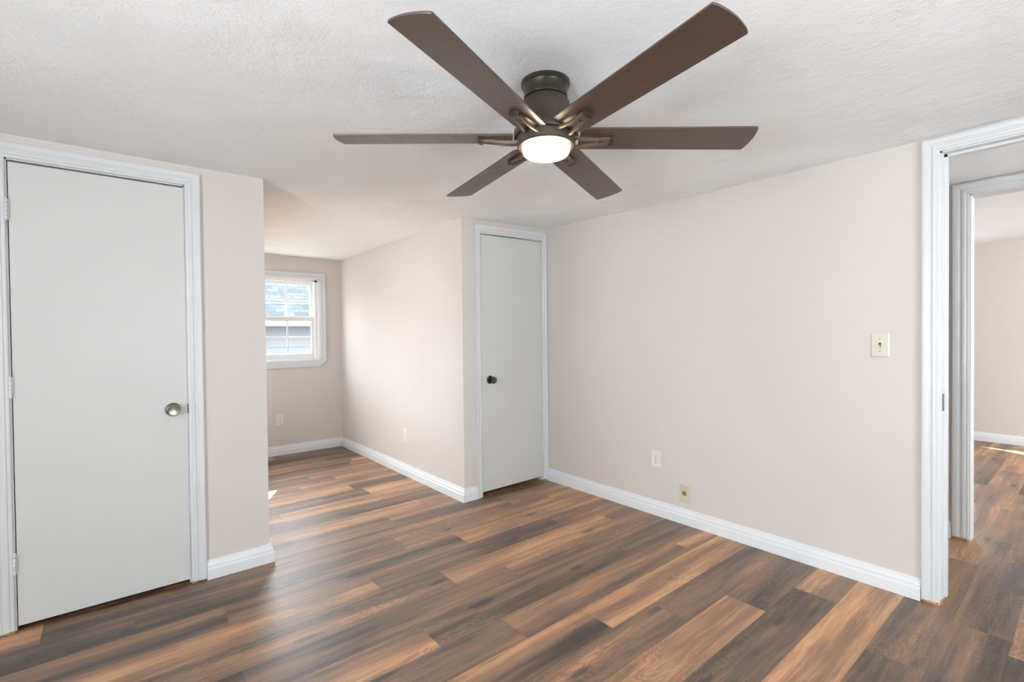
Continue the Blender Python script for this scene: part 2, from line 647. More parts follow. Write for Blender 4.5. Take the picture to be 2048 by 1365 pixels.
def build_floor():
    X0, X1, Y0, Y1 = -2.0, 8.0, -3.1, 5.8
    bm = bmesh.new()
    uvl = bm.loops.layers.uv.new("plank_uv")
    uve = bm.loops.layers.uv.new("plank_edge")
    data = []
    i0 = int(math.floor((Y0 - ROW0) / PITCH))
    i1 = int(math.ceil((Y1 - ROW0) / PITCH))
    rng = random.Random(11)
    for i in range(i0, i1):
        ya, yb = ROW0 + i * PITCH, ROW0 + (i + 1) * PITCH
        e = known.get(i, rng.uniform(0, PL))
        k0 = int(math.floor((X0 - e) / PL))
        k1 = int(math.ceil((X1 - e) / PL))
        prev = 0.5
        for k in range(k0, k1):
            xa, xb = e + k * PL, e + (k + 1) * PL
            t = rng.choice((0.22, 0.30, 0.36, 0.42, 0.52, 0.62, 0.70))
            while abs(t - prev) < 0.07:
                t = rng.choice((0.22, 0.30, 0.36, 0.42, 0.52, 0.62, 0.70))
            if i in tones and k in (-1, 0):
                t = tones[i][k + 1]
            if (i, k + 1) in far_tone:
                t = far_tone[(i, k + 1)]
            prev = t
            ca, cb_ = max(xa, X0), min(xb, X1)
            da, db = max(ya, Y0), min(yb, Y1)
            if cb_ - ca < 1e-4 or db - da < 1e-4:
                continue
            vs = [bm.verts.new((x, y, 0)) for x, y in ((ca, da), (cb_, da), (cb_, db), (ca, db))]
            f = bm.faces.new(vs)
            for lp in f.loops:
                x, y = lp.vert.co.x, lp.vert.co.y
                lp[uvl].uv = (x - xa, y - ya)
                lp[uve].uv = ((x - xa) / PL, (y - ya) / PITCH)
            data.append((t, rng.random(), rng.random(), 1.0))
    me = bpy.data.meshes.new("floor")
    bm.to_mesh(me)
    bm.free()
    a = me.attributes.new("plank", 'FLOAT_COLOR', 'FACE')
    for k, c in enumerate(data):
        a.data[k].color = c
    me.materials.append(M_floor)
    o = bpy.data.objects.new("floor", me)
    COL.objects.link(o)
    return o


struct(build_floor(), "brown wood-look plank floor running through all the rooms", "floor")


# ------------------------------------------------------------------ ceiling
def build_ceiling():
    X0, X1, Y0, Y1 = XW - 0.1, XH + 0.06, YS - 0.1, 5.8
    nx, ny = 30, 40
    bm = bmesh.new()
    g = []
    for j in range(ny + 1):
        row = []
        for i in range(nx + 1):
            x = X0 + (X1 - X0) * i / nx
            y = Y0 + (Y1 - Y0) * j / ny
            z = H + 0.026 * math.exp(-((x - 2.95) ** 2 / 0.5 + (y - 3.11) ** 2 / 0.8)) - 0.008 * math.exp(-((x - 2.0) ** 2 + (y - 5.7) ** 2) / 0.6)
            row.append(bm.verts.new((x, y, z)))
        g.append(row)
    for j in range(ny):
        for i in range(nx):
            f = bm.faces.new((g[j][i], g[j + 1][i], g[j + 1][i + 1], g[j][i + 1]))
            f.smooth = True
    mb = MB()
    mb._merge(bm)
    mb.box(X0, X1, Y0, Y1, 2.30, 2.40)
    o = mb.build("ceiling", M_ceil)
    return o


struct(build_ceiling(), "white ceiling with brushed swirl texture over the bedroom and dormer", "ceiling")
struct(MB().box(XH + 0.06, XF + 0.2, -3.1, 2.3, HF, 2.40).build("ceiling_far", M_ceil), "white textured ceiling of the next room seen through the doorways", "ceiling")

# ------------------------------------------------------------------ walls
WT = 2.295
D1 = (-0.345, 0.303, 2.066)     # near door opening: x0, x1, head
D2 = (2.240, 2.895, 2.083)      # closet door opening
O1 = (-0.36, 0.480, 2.098)      # right doorway: y0, y1, head
O2 = (-0.36, 0.515, 2.090)      # hall doorway
WN = (0.922, 1.828, 1.015, 1.925)   # dormer window opening x0 x1 z0 z1
WF = (1.30, 1.83, 0.58, 1.60)   # far room window y0 y1 z0 z1

struct(wall_y(YL, YL + 0.10, XW - 0.1, XE, WT, [(D1[0], D1[1], 0, D1[2])]).build("wall_front", M_wall), "greige wall around the near white door at the left", "wall")
struct(wall_x(XE - 0.10, XE, YL + 0.10, YB, WT, [(3.36, 5.48, 0.50, 1.960)]).build("wall_dormer_left", M_wall), "greige side wall of the window nook, hidden side", "wall")
struct(wall_y(YC, YC + 0.09, XA, XR, WT, [(D2[0], D2[1], 0, D2[2])]).build("wall_closet", M_wall), "narrow greige wall around the closet door in the corner", "wall")
struct(wall_x(XA, XA + 0.09, YC + 0.09, YB, WT).build("wall_dormer_right", M_wall), "pale pink-beige side wall of the window nook", "wall")
struct(wall_y(YB, YB + 0.14, XE - 0.1, XA + 0.09, WT, [WN]).build("wall_back", M_wall), "pale wall with the small window at the end of the nook", "wall")
struct(wall_x(XR, XR + 0.11, YS - 0.1, 3.7, WT, [(O1[0], O1[1], 0, O1[2])]).build("wall_right", M_wall), "long pink-beige wall with the light switch and outlets", "wall")
struct(wall_x(XW - 0.1, XW, YS, YL, WT, [(-0.70, 0.80, 0.675, 1.925)]).build("wall_left", M_wall), "greige wall behind the camera to the left", "wall")
struct(wall_y(YS - 0.1, YS, XW - 0.1, XR, WT, [(0.35, 1.75, 0.675, 1.925)]).build("wall_rear", M_wall), "greige wall behind the camera", "wall")
struct(wall_x(XH, XH + 0.11, -2.1, 2.2, WT, [(O2[0], O2[1], 0, O2[2])]).build("wall_hall", M_wall), "far hallway wall holding the second doorway", "wall")
struct(wall_y(2.10, 2.20, XR + 0.11, XH, WT).build("wall_hall_end", M_wall), "end wall of the short hallway", "wall")
struct(wall_y(YS - 0.1, YS, XR + 0.11, XH, WT, [(3.19, 3.85, 0.85, 1.95)]).build("wall_hall_near", M_wall), "near end wall of the short hallway", "wall")
struct(wall_x(XF, XF + 0.12, -3.1, 2.2, HF + 0.06, [WF]).build("wall_far", M_wall), "pink-beige far wall of the next room", "wall")
struct(wall_y(2.20, 2.30, XH + 0.11, XF + 0.12, HF + 0.06).build("wall_far_left", M_wall), "left wall of the next room", "wall")
struct(wall_y(-3.10, -3.0, XH + 0.11, XF, HF + 0.06, [(4.95, 6.85, 0.675, 1.925)]).build("wall_far_right", M_wall), "right wall of the next room", "wall")
# unlit closets behind the two doors
struct(MB().box(XW - 0.1, XE - 0.1, 3.24, 3.32, 0, WT).build("wall_closet_back", M_dark), "dark back wall inside the closet behind the near door", "wall")
struct(MB().box(XA + 0.09, XR, 3.70, 3.78, 0, WT).build("wall_closet_rear", M_dark), "dark back wall inside the corner closet", "wall")


# ------------------------------------------------------------------ casings
CAS = [(0.0, 0.0), (0.0, 0.011), (0.004, 0.013), (0.012, 0.013), (0.015, 0.0165), (0.024, 0.0175), (0.030, 0.0145), (0.035, 0.0145),
       (0.040, 0.0185), (0.052, 0.0200), (0.060, 0.0200), (0.064, 0.0180), (0.065, 0.0)]


def casing(mb, f, a0, a1, zt, wid=0.065, zb0=0.012, zb1=0.012, legs=(1, 1), w_head=None):
    """U-shaped mitred door casing: f(a, z, d) -> point"""
    k = wid / 0.065
    kh = (w_head or wid) / 0.065
    st = []
    if legs[0]:
        st.append([f(a0 - w * k, zb0, d) for w, d in CAS])
    st.append([f(a0 - w * k, zt + w * kh, d) for w, d in CAS])
    st.append([f(a1 + w * k, zt + w * kh, d) for w, d in CAS])
    if legs[1]:
        st.append([f(a1 + w * k, zb1, d) for w, d in CAS])
    mb.loft(st)
    return mb


def fY(y):
    return lambda a, z, d: Vector((a, y - d, z))


def fX(x):
    return lambda a, z, d: Vector((x - d, a, z))


def door_jamb_y(y0, y1, a0, a1, zt, t=0.018, zb=0.004):
    m = MB()
    m.box(a0 - 0.001, a0 + t * 0.35, y0, y1, zb, zt)
    m.box(a1 - t * 0.35, a1 + 0.001, y0, y1, zb, zt)
    m.box(a0, a1, y0, y1, zt - t * 0.35, zt + 0.001)
    return m


# near door
m = MB()
casing(m, fY(YL), D1[0], D1[1], D1[2], wid=0.067)
t1 = m.build("trim_1", M_trim)
struct(t1, "white moulded casing around the near door at the left", "door casing")
door_jamb_y(YL, YL + 0.10, D1[0], D1[1], D1[2]).build("jamb", M_trim, t1)
MB().box(0.303, 0.330, YL - 0.012, YL + 0.02, 0.001, 0.0115).box(-0.372, -0.345, YL - 0.012, YL + 0.02, 0.001, 0.0115).build("bare_wood_foot", M_raw, t1)

# closet door (head rises slightly towards the corner)
sh2 = lambda c: Vector((c.x, c.y, c.z + (0.022 * (c.x - 2.19) / 0.76 if c.z > 1.9 else 0.0)))
m = MB()
casing(m, fY(YC), D2[0], D2[1], D2[2] - 0.012, wid=0.054, w_head=0.070, zb0=0.0, zb1=0.014)
m.edit(sh2)
t2 = m.build("trim_2", M_trim)
struct(t2, "white casing around the narrow closet door in the corner", "door casing")
door_jamb_y(YC, YC + 0.09, D2[0], D2[1], D2[2]).edit(sh2).build("jamb", M_trim, t2)
MB().box(2.898, 2.940, YC - 0.014, YC + 0.02, 0.001, 0.0135).build("bare_wood_foot", M_raw, t2)

# right doorway
m = MB()
casing(m, fX(XR), O1[0], O1[1], O1[2], wid=0.066, w_head=0.062, zb0=0.014, zb1=0.014)
t3 = m.build("trim_3", M_trim)
struct(t3, "white moulded casing of the open doorway at the right edge", "door casing")
MB().box(XR - 0.004, XR + 0.114, O1[1] - 0.007, O1[1] + 0.002, 0.03, O1[2]).box(XR - 0.004, XR + 0.114, O1[0] - 0.002, O1[0] + 0.007, 0.03, O1[2]) \
    .box(XR - 0.004, XR + 0.114, O1[0], O1[1], O1[2] - 0.007, O1[2] + 0.002) \
    .box(XR + 0.040, XR + 0.075, O1[1] - 0.018, O1[1] - 0.006, 0.03, O1[2]).box(XR + 0.040, XR + 0.075, O1[0], O1[1], O1[2] - 0.018, O1[2] - 0.006).build("jamb", M_trim, t3)
sp_ = MB().box(XR + 0.004, XR + 0.030, O1[1] - 0.0095, O1[1] - 0.0068, 0.905, 0.985, 0.0008).build("strike_plate", M_nickel_dk, t3)
tag(sp_, "small dull metal strike plate on the doorway jamb")
MB().box(XR - 0.012, XR + 0.012, O1[1] + 0.004, O1[1] + 0.060, 0.0005, 0.0135).box(XR + 0.002, XR + 0.03, O1[1] - 0.006, O1[1] + 0.004, 0.0005, 0.029).build("bare_wood_foot", M_raw, t3)

# second doorway across the hall
m = MB()
casing(m, fX(XH), O2[0], O2[1], O2[2], wid=0.078, w_head=0.070, zb0=0.016, zb1=0.016)
t4 = m.build("trim_4", M_trim)
struct(t4, "white casing of the second doorway across the hall", "door casing")
MB().box(XH - 0.004, XH + 0.114, O2[1] - 0.007, O2[1] + 0.002, 0.0, O2[2]).box(XH - 0.004, XH + 0.114, O2[0] - 0.002, O2[0] + 0.007, 0.0, O2[2]) \
    .box(XH - 0.004, XH + 0.114, O2[0], O2[1], O2[2] - 0.007, O2[2] + 0.002).build("jamb", M_trim, t4)
MB().box(XH - 0.010, XH + 0.004, O2[1] + 0.010, O2[1] + 0.070, 0.0005, 0.0155).build("bare_wood_foot", M_raw, t4)

# ------------------------------------------------------------------ baseboards
BP = [(0.0, 0.0), (0.024, 0.0), (0.024, 0.052), (0.0215, 0.057), (0.0175, 0.060), (0.0170, 0.066), (0.0185, 0.070), (0.0165, 0.076),
      (0.0110, 0.082), (0.0085, 0.090), (0.0080, 0.097), (0.0060, 0.100), (0.0, 0.100)]


def baseboard(path, name, label):
    """path: list of (x, y, mx, my): foot of the wall and the direction the board grows (mitre)"""
    m = MB()
    m.loft([[Vector((x + d * mx, y + d * my, z)) for d, z in BP] for x, y, mx, my in path])
    return struct(m.build(name, M_base), label, "baseboard")


baseboard([(D1[1] + 0.067, YL, 0, -1), (XE, YL, 1, -1), (XE, YB - 0.03, 1, 0)], "baseboard_front", "white baseboard on the wall end right of the near door")
baseboard([(D1[0] - 0.068, YL, 0, -1), (XW, YL, 1, -1), (XW, YS, 1, 1), (XR, YS, -1, 1), (XR, O1[0] - 0.068, -1, 0)], "baseboard_rear", "white baseboard around the walls behind the camera")
baseboard([(XR, O1[1] + 0.067, -1, 0), (XR, YC - 0.002, -1, 0)], "baseboard_right", "long white baseboard along the pink-beige right wall")
baseboard([(D2[0] - 0.055, YC, 0, -1), (XA, YC, -1, -1), (XA, YB, -1, -1), (XE + 0.026, YB, 0, -1)], "baseboard_back", "white baseboard wrapping from the closet corner into the window nook")
baseboard([(XH, O2[1] + 0.079, -1, 0), (XH, 2.10, -1, 0)], "baseboard_hall", "short white baseboard in the shaded hallway")
baseboard([(XF, -3.0, -1, 0), (XF, 2.2, -1, 0)], "baseboard_far", "white baseboard at the foot of the far room wall")


# ------------------------------------------------------------------ doors
def knob(parent, loc, M_k, M_r, scale=1.0):
    """round knob pointing to -Y"""
    R = Matrix.Translation(Vector(loc)) @ Matrix.Rotation(PI / 2, 4, 'X') @ Matrix.Scale(scale, 4)
    ro = MB().lathe([(0.0, 0.0), (0.033, 0.0), (0.033, 0.003), (0.030, 0.008), (0.022, 0.011), (0.013, 0.012), (0.0, 0.012)], 48, R).build("knob_rose", M_r, None, True)
    kb = MB().lathe([(0.0, 0.010), (0.011, 0.010), (0.0105, 0.026), (0.014, 0.031), (0.022, 0.035), (0.0275, 0.041), (0.0290, 0.048), (0.0275, 0.055),
                     (0.0235, 0.0600), (0.0225, 0.0597), (0.0215, 0.0605), (0.010, 0.0585), (0.0, 0.0580)], 56, R).build("door_knob", M_k, parent, True)
    ro.parent = kb
    return kb


def hinge(parent, x, y, z, L=0.092, r=0.0068):
    m = MB()
    n = 5
    for k in range(n):
        a = z - L / 2 + L * k / n
        m.lathe([(0, a + 0.0006), (r * 0.93, a + 0.0006), (r, a + 0.0016), (r, a + L / n - 0.0016), (r * 0.93, a + L / n - 0.0006), (0, a + L / n - 0.0006)], 16, Matrix.Translation((x, y, 0)))
    m.lathe([(0, z + L / 2), (r * 0.8, z + L / 2), (r * 0.8, z + L / 2 + 0.004), (r * 0.4, z + L / 2 + 0.007), (0, z + L / 2 + 0.007)], 16, Matrix.Translation((x, y, 0)))
    m.lathe([(0, z - L / 2 - 0.005), (r * 0.5, z - L / 2 - 0.005), (r * 0.8, z - L / 2 - 0.001), (0, z - L / 2)], 16, Matrix.Translation((x, y, 0)))
    m.box(x - 0.010, x + 0.010, y + r * 0.5, y + r * 0.5 + 0.003, z - L / 2, z + L / 2)
    return m.build("hinge", M_trim, parent, True)


d1 = MB().box(-0.3350, 0.2985, YL - 0.004, YL + 0.031, 0.024, 2.051, 0.0015).build("door_1", M_door)
struct(d1, "plain white flat closet door at the left with round nickel knob", "door")
knob(d1, (0.237, YL - 0.004, 0.915), M_nickel, M_nickel_dk)
for z in (1.842, 1.072, 0.300):
    hinge(d1, -0.3415, YL - 0.014, z)
MB().box(0.2983, 0.3030, YL - 0.002, YL + 0.016, 0.888, 0.938).build("latch_plate", M_latch, d1)

m = MB().box(2.246, 2.889, YC - 0.004, YC + 0.031, 0.034, 2.068, 0.0015)
m.edit(lambda c: Vector((c.x, c.y, c.z + (0.012 * (c.x - 2.246) / 0.643 if c.z > 1 else 0.006 * (c.x - 2.246) / 0.643))))
d2 = m.build("door_2", M_door)
struct(d2, "narrow plain white closet door in the far corner with dark knob", "door")
knob(d2, (2.325, YC - 0.004, 0.920), M_nickel_dk, M_nickel_dk)
for z in (1.862, 1.087, 0.322):
    hinge(d2, 2.8925, YC - 0.012, z, 0.088)
MB().box(2.2400, 2.2466, YC - 0.004, YC + 0.016, 0.885, 0.955).build("latch_plate", M_latch, d2)


# ------------------------------------------------------------------ windows
def sash(parent, x0, x1, z0, z1, y, cols, rows, rail_b=0.034, rail_t=0.034, stile=0.034, t=0.03, mun=0.016):
    m = MB()
    m.box(x0, x0 + stile, y, y + t, z0, z1, 0.002)
    m.box(x1 - stile, x1, y, y + t, z0, z1, 0.002)
    m.box(x0 + stile - 0.002, x1 - stile + 0.002, y, y + t, z0, z0 + rail_b, 0.002)
    m.box(x0 + stile - 0.002, x1 - stile + 0.002, y, y + t, z1 - rail_t, z1, 0.002)
    s = m.build("sash", M_vinyl, parent)
    g0, g1, h0, h1 = x0 + stile, x1 - stile, z0 + rail_b, z1 - rail_t
    m = MB()
    for k in range(1, cols):
        xc = g0 + (g1 - g0) * k / cols
        m.box(xc - mun / 2, xc + mun / 2, y + t * 0.35, y + t * 0.65, h0 - 0.001, h1 + 0.001, 0.0015)
    for k in range(1, rows):
        zc = h0 + (h1 - h0) * k / rows
        m.box(g0 - 0.001, g1 + 0.001, y + t * 0.36, y + t * 0.64, zc - mun / 2, zc + mun / 2, 0.0015)
    m.build("muntin", M_vinyl, s)
    MB().box(g0 - 0.004, g1 + 0.004, y + t * 0.47, y + t * 0.53, h0 - 0.004, h1 + 0.004).build("glass_pane", M_glass, s)
    return s


# dormer window: picture-frame casing, apron with its end cut at an angle, two sashes of 3 x 2 panes
m = MB()
casing(m, fY(YB), WN[0], WN[1], WN[3], wid=0.067, w_head=0.063, zb0=WN[2], zb1=WN[2])
w1 = m.build("window_1", M_trim)
struct(w1, "small white double hung window at the end of the nook", "window")
MB().prism([(WN[0] - 0.067, WN[2]), (WN[1] + 0.067, WN[2]), (WN[1] + 0.062, WN[2] - 0.012), (WN[1] - 0.016, WN[2] - 0.075), (WN[0] + 0.016, WN[2] - 0.075), (WN[0] - 0.062, WN[2] - 0.012)],
           0.0, 0.019, Matrix(((1, 0, 0, 0), (0, 0, -1, YB), (0, 1, 0, 0), (0, 0, 0, 1))), 0.002).build("apron", M_trim, w1)
m = MB()
fw_ = 0.047
m.box(WN[0], WN[0] + fw_, YB + 0.020, YB + 0.135, WN[2], WN[3], 0.002)
m.box(WN[1] - fw_, WN[1], YB + 0.020, YB + 0.135, WN[2], WN[3], 0.002)
m.box(WN[0], WN[1], YB + 0.020, YB + 0.135, WN[3] - 0.034, WN[3], 0.002)
m.box(WN[0], WN[1], YB + 0.006, YB + 0.135, WN[2], WN[2] + 0.014, 0.002)
m.box(WN[0], WN[0] + 0.012, YB - 0.002, YB + 0.03, WN[2], WN[3])
m.box(WN[1] - 0.012, WN[1], YB - 0.002, YB + 0.03, WN[2], WN[3])
m.box(WN[0], WN[1], YB - 0.002, YB + 0.03, WN[3] - 0.012, WN[3])
m.build("window_frame", M_vinyl, w1)
SX0, SX1 = WN[0] + fw_ - 0.003, WN[1] - fw_ + 0.003
sash(w1, SX0, SX1, 1.462, WN[3] - 0.030, YB + 0.080, 3, 2)
s2 = sash(w1, SX0, SX1, WN[2] + 0.012, 1.503, YB + 0.044, 3, 2, rail_b=0.062, rail_t=0.052)
lk = MB()
lk.box(1.515, 1.585, YB + 0.048, YB + 0.070, 1.5025, 1.508, 0.0015)
lk.lathe([(0, 1.507), (0.016, 1.507), (0.015, 1.514), (0.006, 1.517), (0, 1.517)], 24, Matrix.Translation((1.55, YB + 0.059, 0)))
lk.build("sash_lock", M_vinyl, s2, True)


def plain_window_x(name, x0, x1, y0, y1, z0, z1, side, label):
    """window in a wall that runs along y; side is the x of the room face, s its outward sign"""
    s = 1 if x1 == side else -1
    m = MB()
    f = lambda a, z, d: Vector((side + s * d, a, z))
    casing(m, f, y0, y1, z1, zb0=z0 - 0.02, zb1=z0 - 0.02)
    w = m.build(name, M_trim)
    struct(w, label, "window")
    MB().box(min(side + s * 0.024, side - s * 0.02), max(side + s * 0.024, side - s * 0.02), y0 - 0.066, y1 + 0.066, z0 - 0.09, z0 - 0.0005, 0.003).build("window_sill", M_trim, w)
    xc = (x0 + x1) / 2
    m = MB()
    for a, b_ in ((y0, y0 + 0.05), (y1 - 0.05, y1)):
        m.box(xc - 0.03, xc + 0.03, a, b_, z0, z1)
    for a, b_ in ((z0, z0 + 0.05), ((z0 + z1) / 2 - 0.02, (z0 + z1) / 2 + 0.02), (z1 - 0.05, z1)):
        m.box(xc - 0.029, xc + 0.029, y0, y1, a, b_)
    m.build("sash", M_vinyl, w)
    MB().box(xc - 0.003, xc + 0.003, y0 + 0.04, y1 - 0.04, z0 + 0.04, z1 - 0.04).build("glass_pane", M_glass, w)


def plain_window_y(name, y0, y1, x0, x1, z0, z1, side, label):
    s = 1 if y1 == side else -1
    m = MB()
    f = lambda a, z, d: Vector((a, side + s * d, z))
    casing(m, f, x0, x1, z1, zb0=z0 - 0.02, zb1=z0 - 0.02)
    w = m.build(name, M_trim)
    struct(w, label, "window")
    MB().box(x0 - 0.066, x1 + 0.066, min(side + s * 0.024, side - s * 0.02), max(side + s * 0.024, side - s * 0.02), z0 - 0.09, z0 - 0.0005, 0.003).build("window_sill", M_trim, w)
    yc = (y0 + y1) / 2
    m = MB()
    for a, b_ in ((x0, x0 + 0.05), ((x0 + x1) / 2 - 0.03, (x0 + x1) / 2 + 0.03), (x1 - 0.05, x1)):
        m.box(a, b_, yc - 0.03, yc + 0.03, z0, z1)
    for a, b_ in ((z0, z0 + 0.05), ((z0 + z1) / 2 - 0.02, (z0 + z1) / 2 + 0.02), (z1 - 0.05, z1)):
        m.box(x0, x1, yc - 0.029, yc + 0.029, a, b_)
    m.build("sash", M_vinyl, w)
    MB().box(x0 + 0.04, x1 - 0.04, yc - 0.003, yc + 0.003, z0 + 0.04, z1 - 0.04).build("glass_pane", M_glass, w)


plain_window_x("added_window_2", XW - 0.1, XW, -0.70, 0.80, 0.675, 1.925, XW, "added white window for fill daylight in the wall behind the camera to the left")  # added out of view so daylight fills the room from the left
plain_window_y("added_window_3", YS - 0.1, YS, 0.35, 1.75, 0.675, 1.925, YS, "added wide white window for fill daylight in the wall behind the camera")  # unseen opening added for fill light from behind the camera
plain_window_x("window_4", XF, XF + 0.12, WF[0], WF[1], WF[2], WF[3], XF, "white window in the far wall of the next room")
plain_window_y("added_window_7", YS - 0.1, YS, 3.19, 3.85, 0.85, 1.95, YS, "added white window brightening the hall from its near end")  # added to light the hall ceiling, out of view
plain_window_x("added_window_6", XE - 0.1, XE, 3.36, 5.48, 0.50, 1.960, XE, "added wide white window brightening the nook from its hidden side wall")  # unseen, added to brighten the nook walls and floor
plain_window_y("added_window_5", -3.10, -3.0, 4.95, 6.85, 0.675, 1.925, -3.0, "added wide white window brightening the next room from its right wall")  # added out of sight as a light source for the next room

# ------------------------------------------------------------------ outlets, switch, cable plate
def plate_obj(name, kind):
    """plate lying in the local XZ plane, facing -Y, centre at the origin; w .077 x h .118"""
    root = empty(name, (0, 0, 0))
    pm = {'w': M_plate_w, 'i': M_plate_i, 'y': M_plate_y}[kind[0]]
    w, h, t = 0.0385, 0.0595, 0.0062
    m = MB()
    b = bmesh.new()
    lo = [b.verts.new((sx * w, 0, sz * h)) for sx, sz in ((-1, -1), (1, -1), (1, 1), (-1, 1))]
    md = [b.verts.new((sx * w, -t * 0.45, sz * h)) for sx, sz in ((-1, -1), (1, -1), (1, 1), (-1, 1))]
    hi = [b.verts.new((sx * (w - 0.005), -t, sz * (h - 0.005))) for sx, sz in ((-1, -1), (1, -1), (1, 1), (-1, 1))]
    b.faces.new(lo)
    b.faces.new(hi)
    for A, B in ((lo, md), (md, hi)):
        for k in range(4):
            b.faces.new((A[k], A[(k + 1) % 4], B[(k + 1) % 4], B[k]))
    bmesh.ops.recalc_face_normals(b, faces=b.faces)
    if kind == 'y_cable':
        # round opening through the face
        bmesh.ops.delete(b, geom=[f for f in b.faces if all(abs(v.co.y + t) < 1e-6 for v in f.verts)], context='FACES')
        n = 40
        ring = [b.verts.new((0.0165 * math.cos(2 * PI * k / n + PI / 4), -t, 0.0165 * math.sin(2 * PI * k / n + PI / 4))) for k in range(n)]
        back = [b.verts.new((0.0165 * math.cos(2 * PI * k / n + PI / 4), -0.001, 0.0165 * math.sin(2 * PI * k / n + PI / 4))) for k in range(n)]
        cs = [hi[2], hi[3], hi[0], hi[1]]
        for q in range(4):
            for k in range(q * 10, q * 10 + 10):
                b.faces.new((ring[k], ring[(k + 1) % n], cs[q])) if k - q * 10 < 5 and False else None
        for k in range(n):
            b.faces.new((ring[k], ring[(k + 1) % n], back[(k + 1) % n], back[k]))
        for q in range(4):
            c = cs[q]
            for k in range(q * 10 - 5, q * 10 + 5):
                b.faces.new((ring[k % n], ring[(k + 1) % n], c))
            c2 = cs[(q + 1) % 4]
            b.faces.new((ring[(q * 10 + 5) % n], c2, c))
        bmesh.ops.recalc_face_normals(b, faces=b.faces)
    m._merge(b)
    m.build("plate", pm, root)
    F = Matrix(((1, 0, 0, 0), (0, 0, -1, 0), (0, 1, 0, 0), (0, 0, 0, 1)))    # local z -> -Y
    if kind == 'w_outlet':
        for s in (1, -1):
            zc = 0.0195 * s
            pts = []
            for k in range(48):
                a = 2 * PI * k / 48
                pts.append((0.0172 * math.cos(a), max(-0.0135, min(0.0135, 0.0172 * math.sin(a))) + zc))
            r = MB().prism(pts, t - 0.0008, t + 0.0012, F, 0.0004).build("receptacle", pm, root)
            sl = MB()
            sl.prism([(-0.0075, zc + 0.0005), (-0.0052, zc + 0.0005), (-0.0052, zc + 0.0095), (-0.0075, zc + 0.0095)], t + 0.0010, t + 0.0016, F)
            sl.prism([(0.0052, zc + 0.0015), (0.0075, zc + 0.0015), (0.0075, zc + 0.0085), (0.0052, zc + 0.0085)], t + 0.0010, t + 0.0016, F)
            sl.prism([(0.0034 * math.cos(2 * PI * k / 16), zc - 0.0065 + 0.0034 * math.sin(2 * PI * k / 16)) for k in range(16)], t + 0.0010, t + 0.0016, F)
            sl.build("slot", M_slot, r)
        MB().lathe([(0, t - 0.001), (0.0032, t - 0.001), (0.0030, t + 0.0008), (0, t + 0.0012)], 16, F).build("screw", M_screw, root, True)
    elif kind == 'i_switch':
        for s in (1, -1):
            MB().lathe([(0, t - 0.001), (0.0032, t - 0.001), (0.0030, t + 0.0008), (0, t + 0.0012)], 16, F @ Matrix.Translation((0, 0.030 * s, 0))).build("screw", M_screw, root, True)
        MB().prism([(-0.0052, -0.0115), (0.0052, -0.0115), (0.0052, 0.0115), (-0.0052, 0.0115)], t - 0.001, t + 0.0006, F).build("toggle_slot", M_slot, root)
        m = MB()
        m.loft([[Vector((sx * 0.0040, -t + 0.001, sz)) for sx, sz in ((-1, -0.0090), (1, -0.0090), (1, 0.0040), (-1, 0.0040))],
                [Vector((sx * 0.0034, -t - 0.012, sz)) for sx, sz in ((-1, -0.0135), (1, -0.0135), (1, -0.0065), (-1, -0.0065))]])
        m.build("toggle", M_toggle, root)
    else:
        MB().lathe([(0, 0.0005), (0.0163, 0.0005), (0.0163, 0.0012), (0, 0.0012)], 32, F).build("cavity", M_cavity, root)
        for s in (1, -1):
            MB().lathe([(0, t - 0.001), (0.0030, t - 0.001), (0.0028, t + 0.0008), (0, t + 0.0012)], 16, F @ Matrix.Translation((0, 0.0415 * s, 0))).build("screw", M_screw, root, True)
    return root


sw = plate_obj("light_switch", 'i_switch')
sw.location = (XR, 0.707, 1.208)
sw.rotation_euler = (0, 0, -PI / 2)
tag(sw, "ivory toggle light switch on the wall beside the open doorway", "light switch")
ou = plate_obj("power_outlet", 'w_outlet')
ou.location = (XR, 2.002, 0.390)
ou.rotation_euler = (0, 0, -PI / 2)
tag(ou, "white duplex outlet on the long wall, above left of the ivory cable plate", "outlet", "white duplex outlets")
o2 = copy_tree(ou)
o2.location = (1.392, YB, 0.384)
o2.rotation_euler = (0, 0, 0)
tag(o2, "white duplex outlet under the window at the end of the nook", "outlet", "white duplex outlets")
o3 = copy_tree(ou)
o3.location = (XA, 4.072, 0.361)
tag(o3, "white duplex outlet seen edge-on on the nook's side wall", "outlet", "white duplex outlets")
cp = plate_obj("cable_plate", 'y_cable')
cp.location = (XR, 1.782, 0.202)
cp.rotation_euler = (0, 0, -PI / 2)
tag(cp, "yellowed ivory wall plate with a round hole just above the baseboard", "wall plate")

# ------------------------------------------------------------------ ceiling fan
FC = (1.203, 1.262)
fan = empty("ceiling_fan", (FC[0], FC[1], H), Matrix.Rotation(math.radians(1.8), 3, Vector((-0.772, 0.635, 0))).to_euler())   # hangs a touch out of level
tag(fan, "dark bronze six-blade ceiling fan with lit round lamp, hanging close to the ceiling", "ceiling fan")
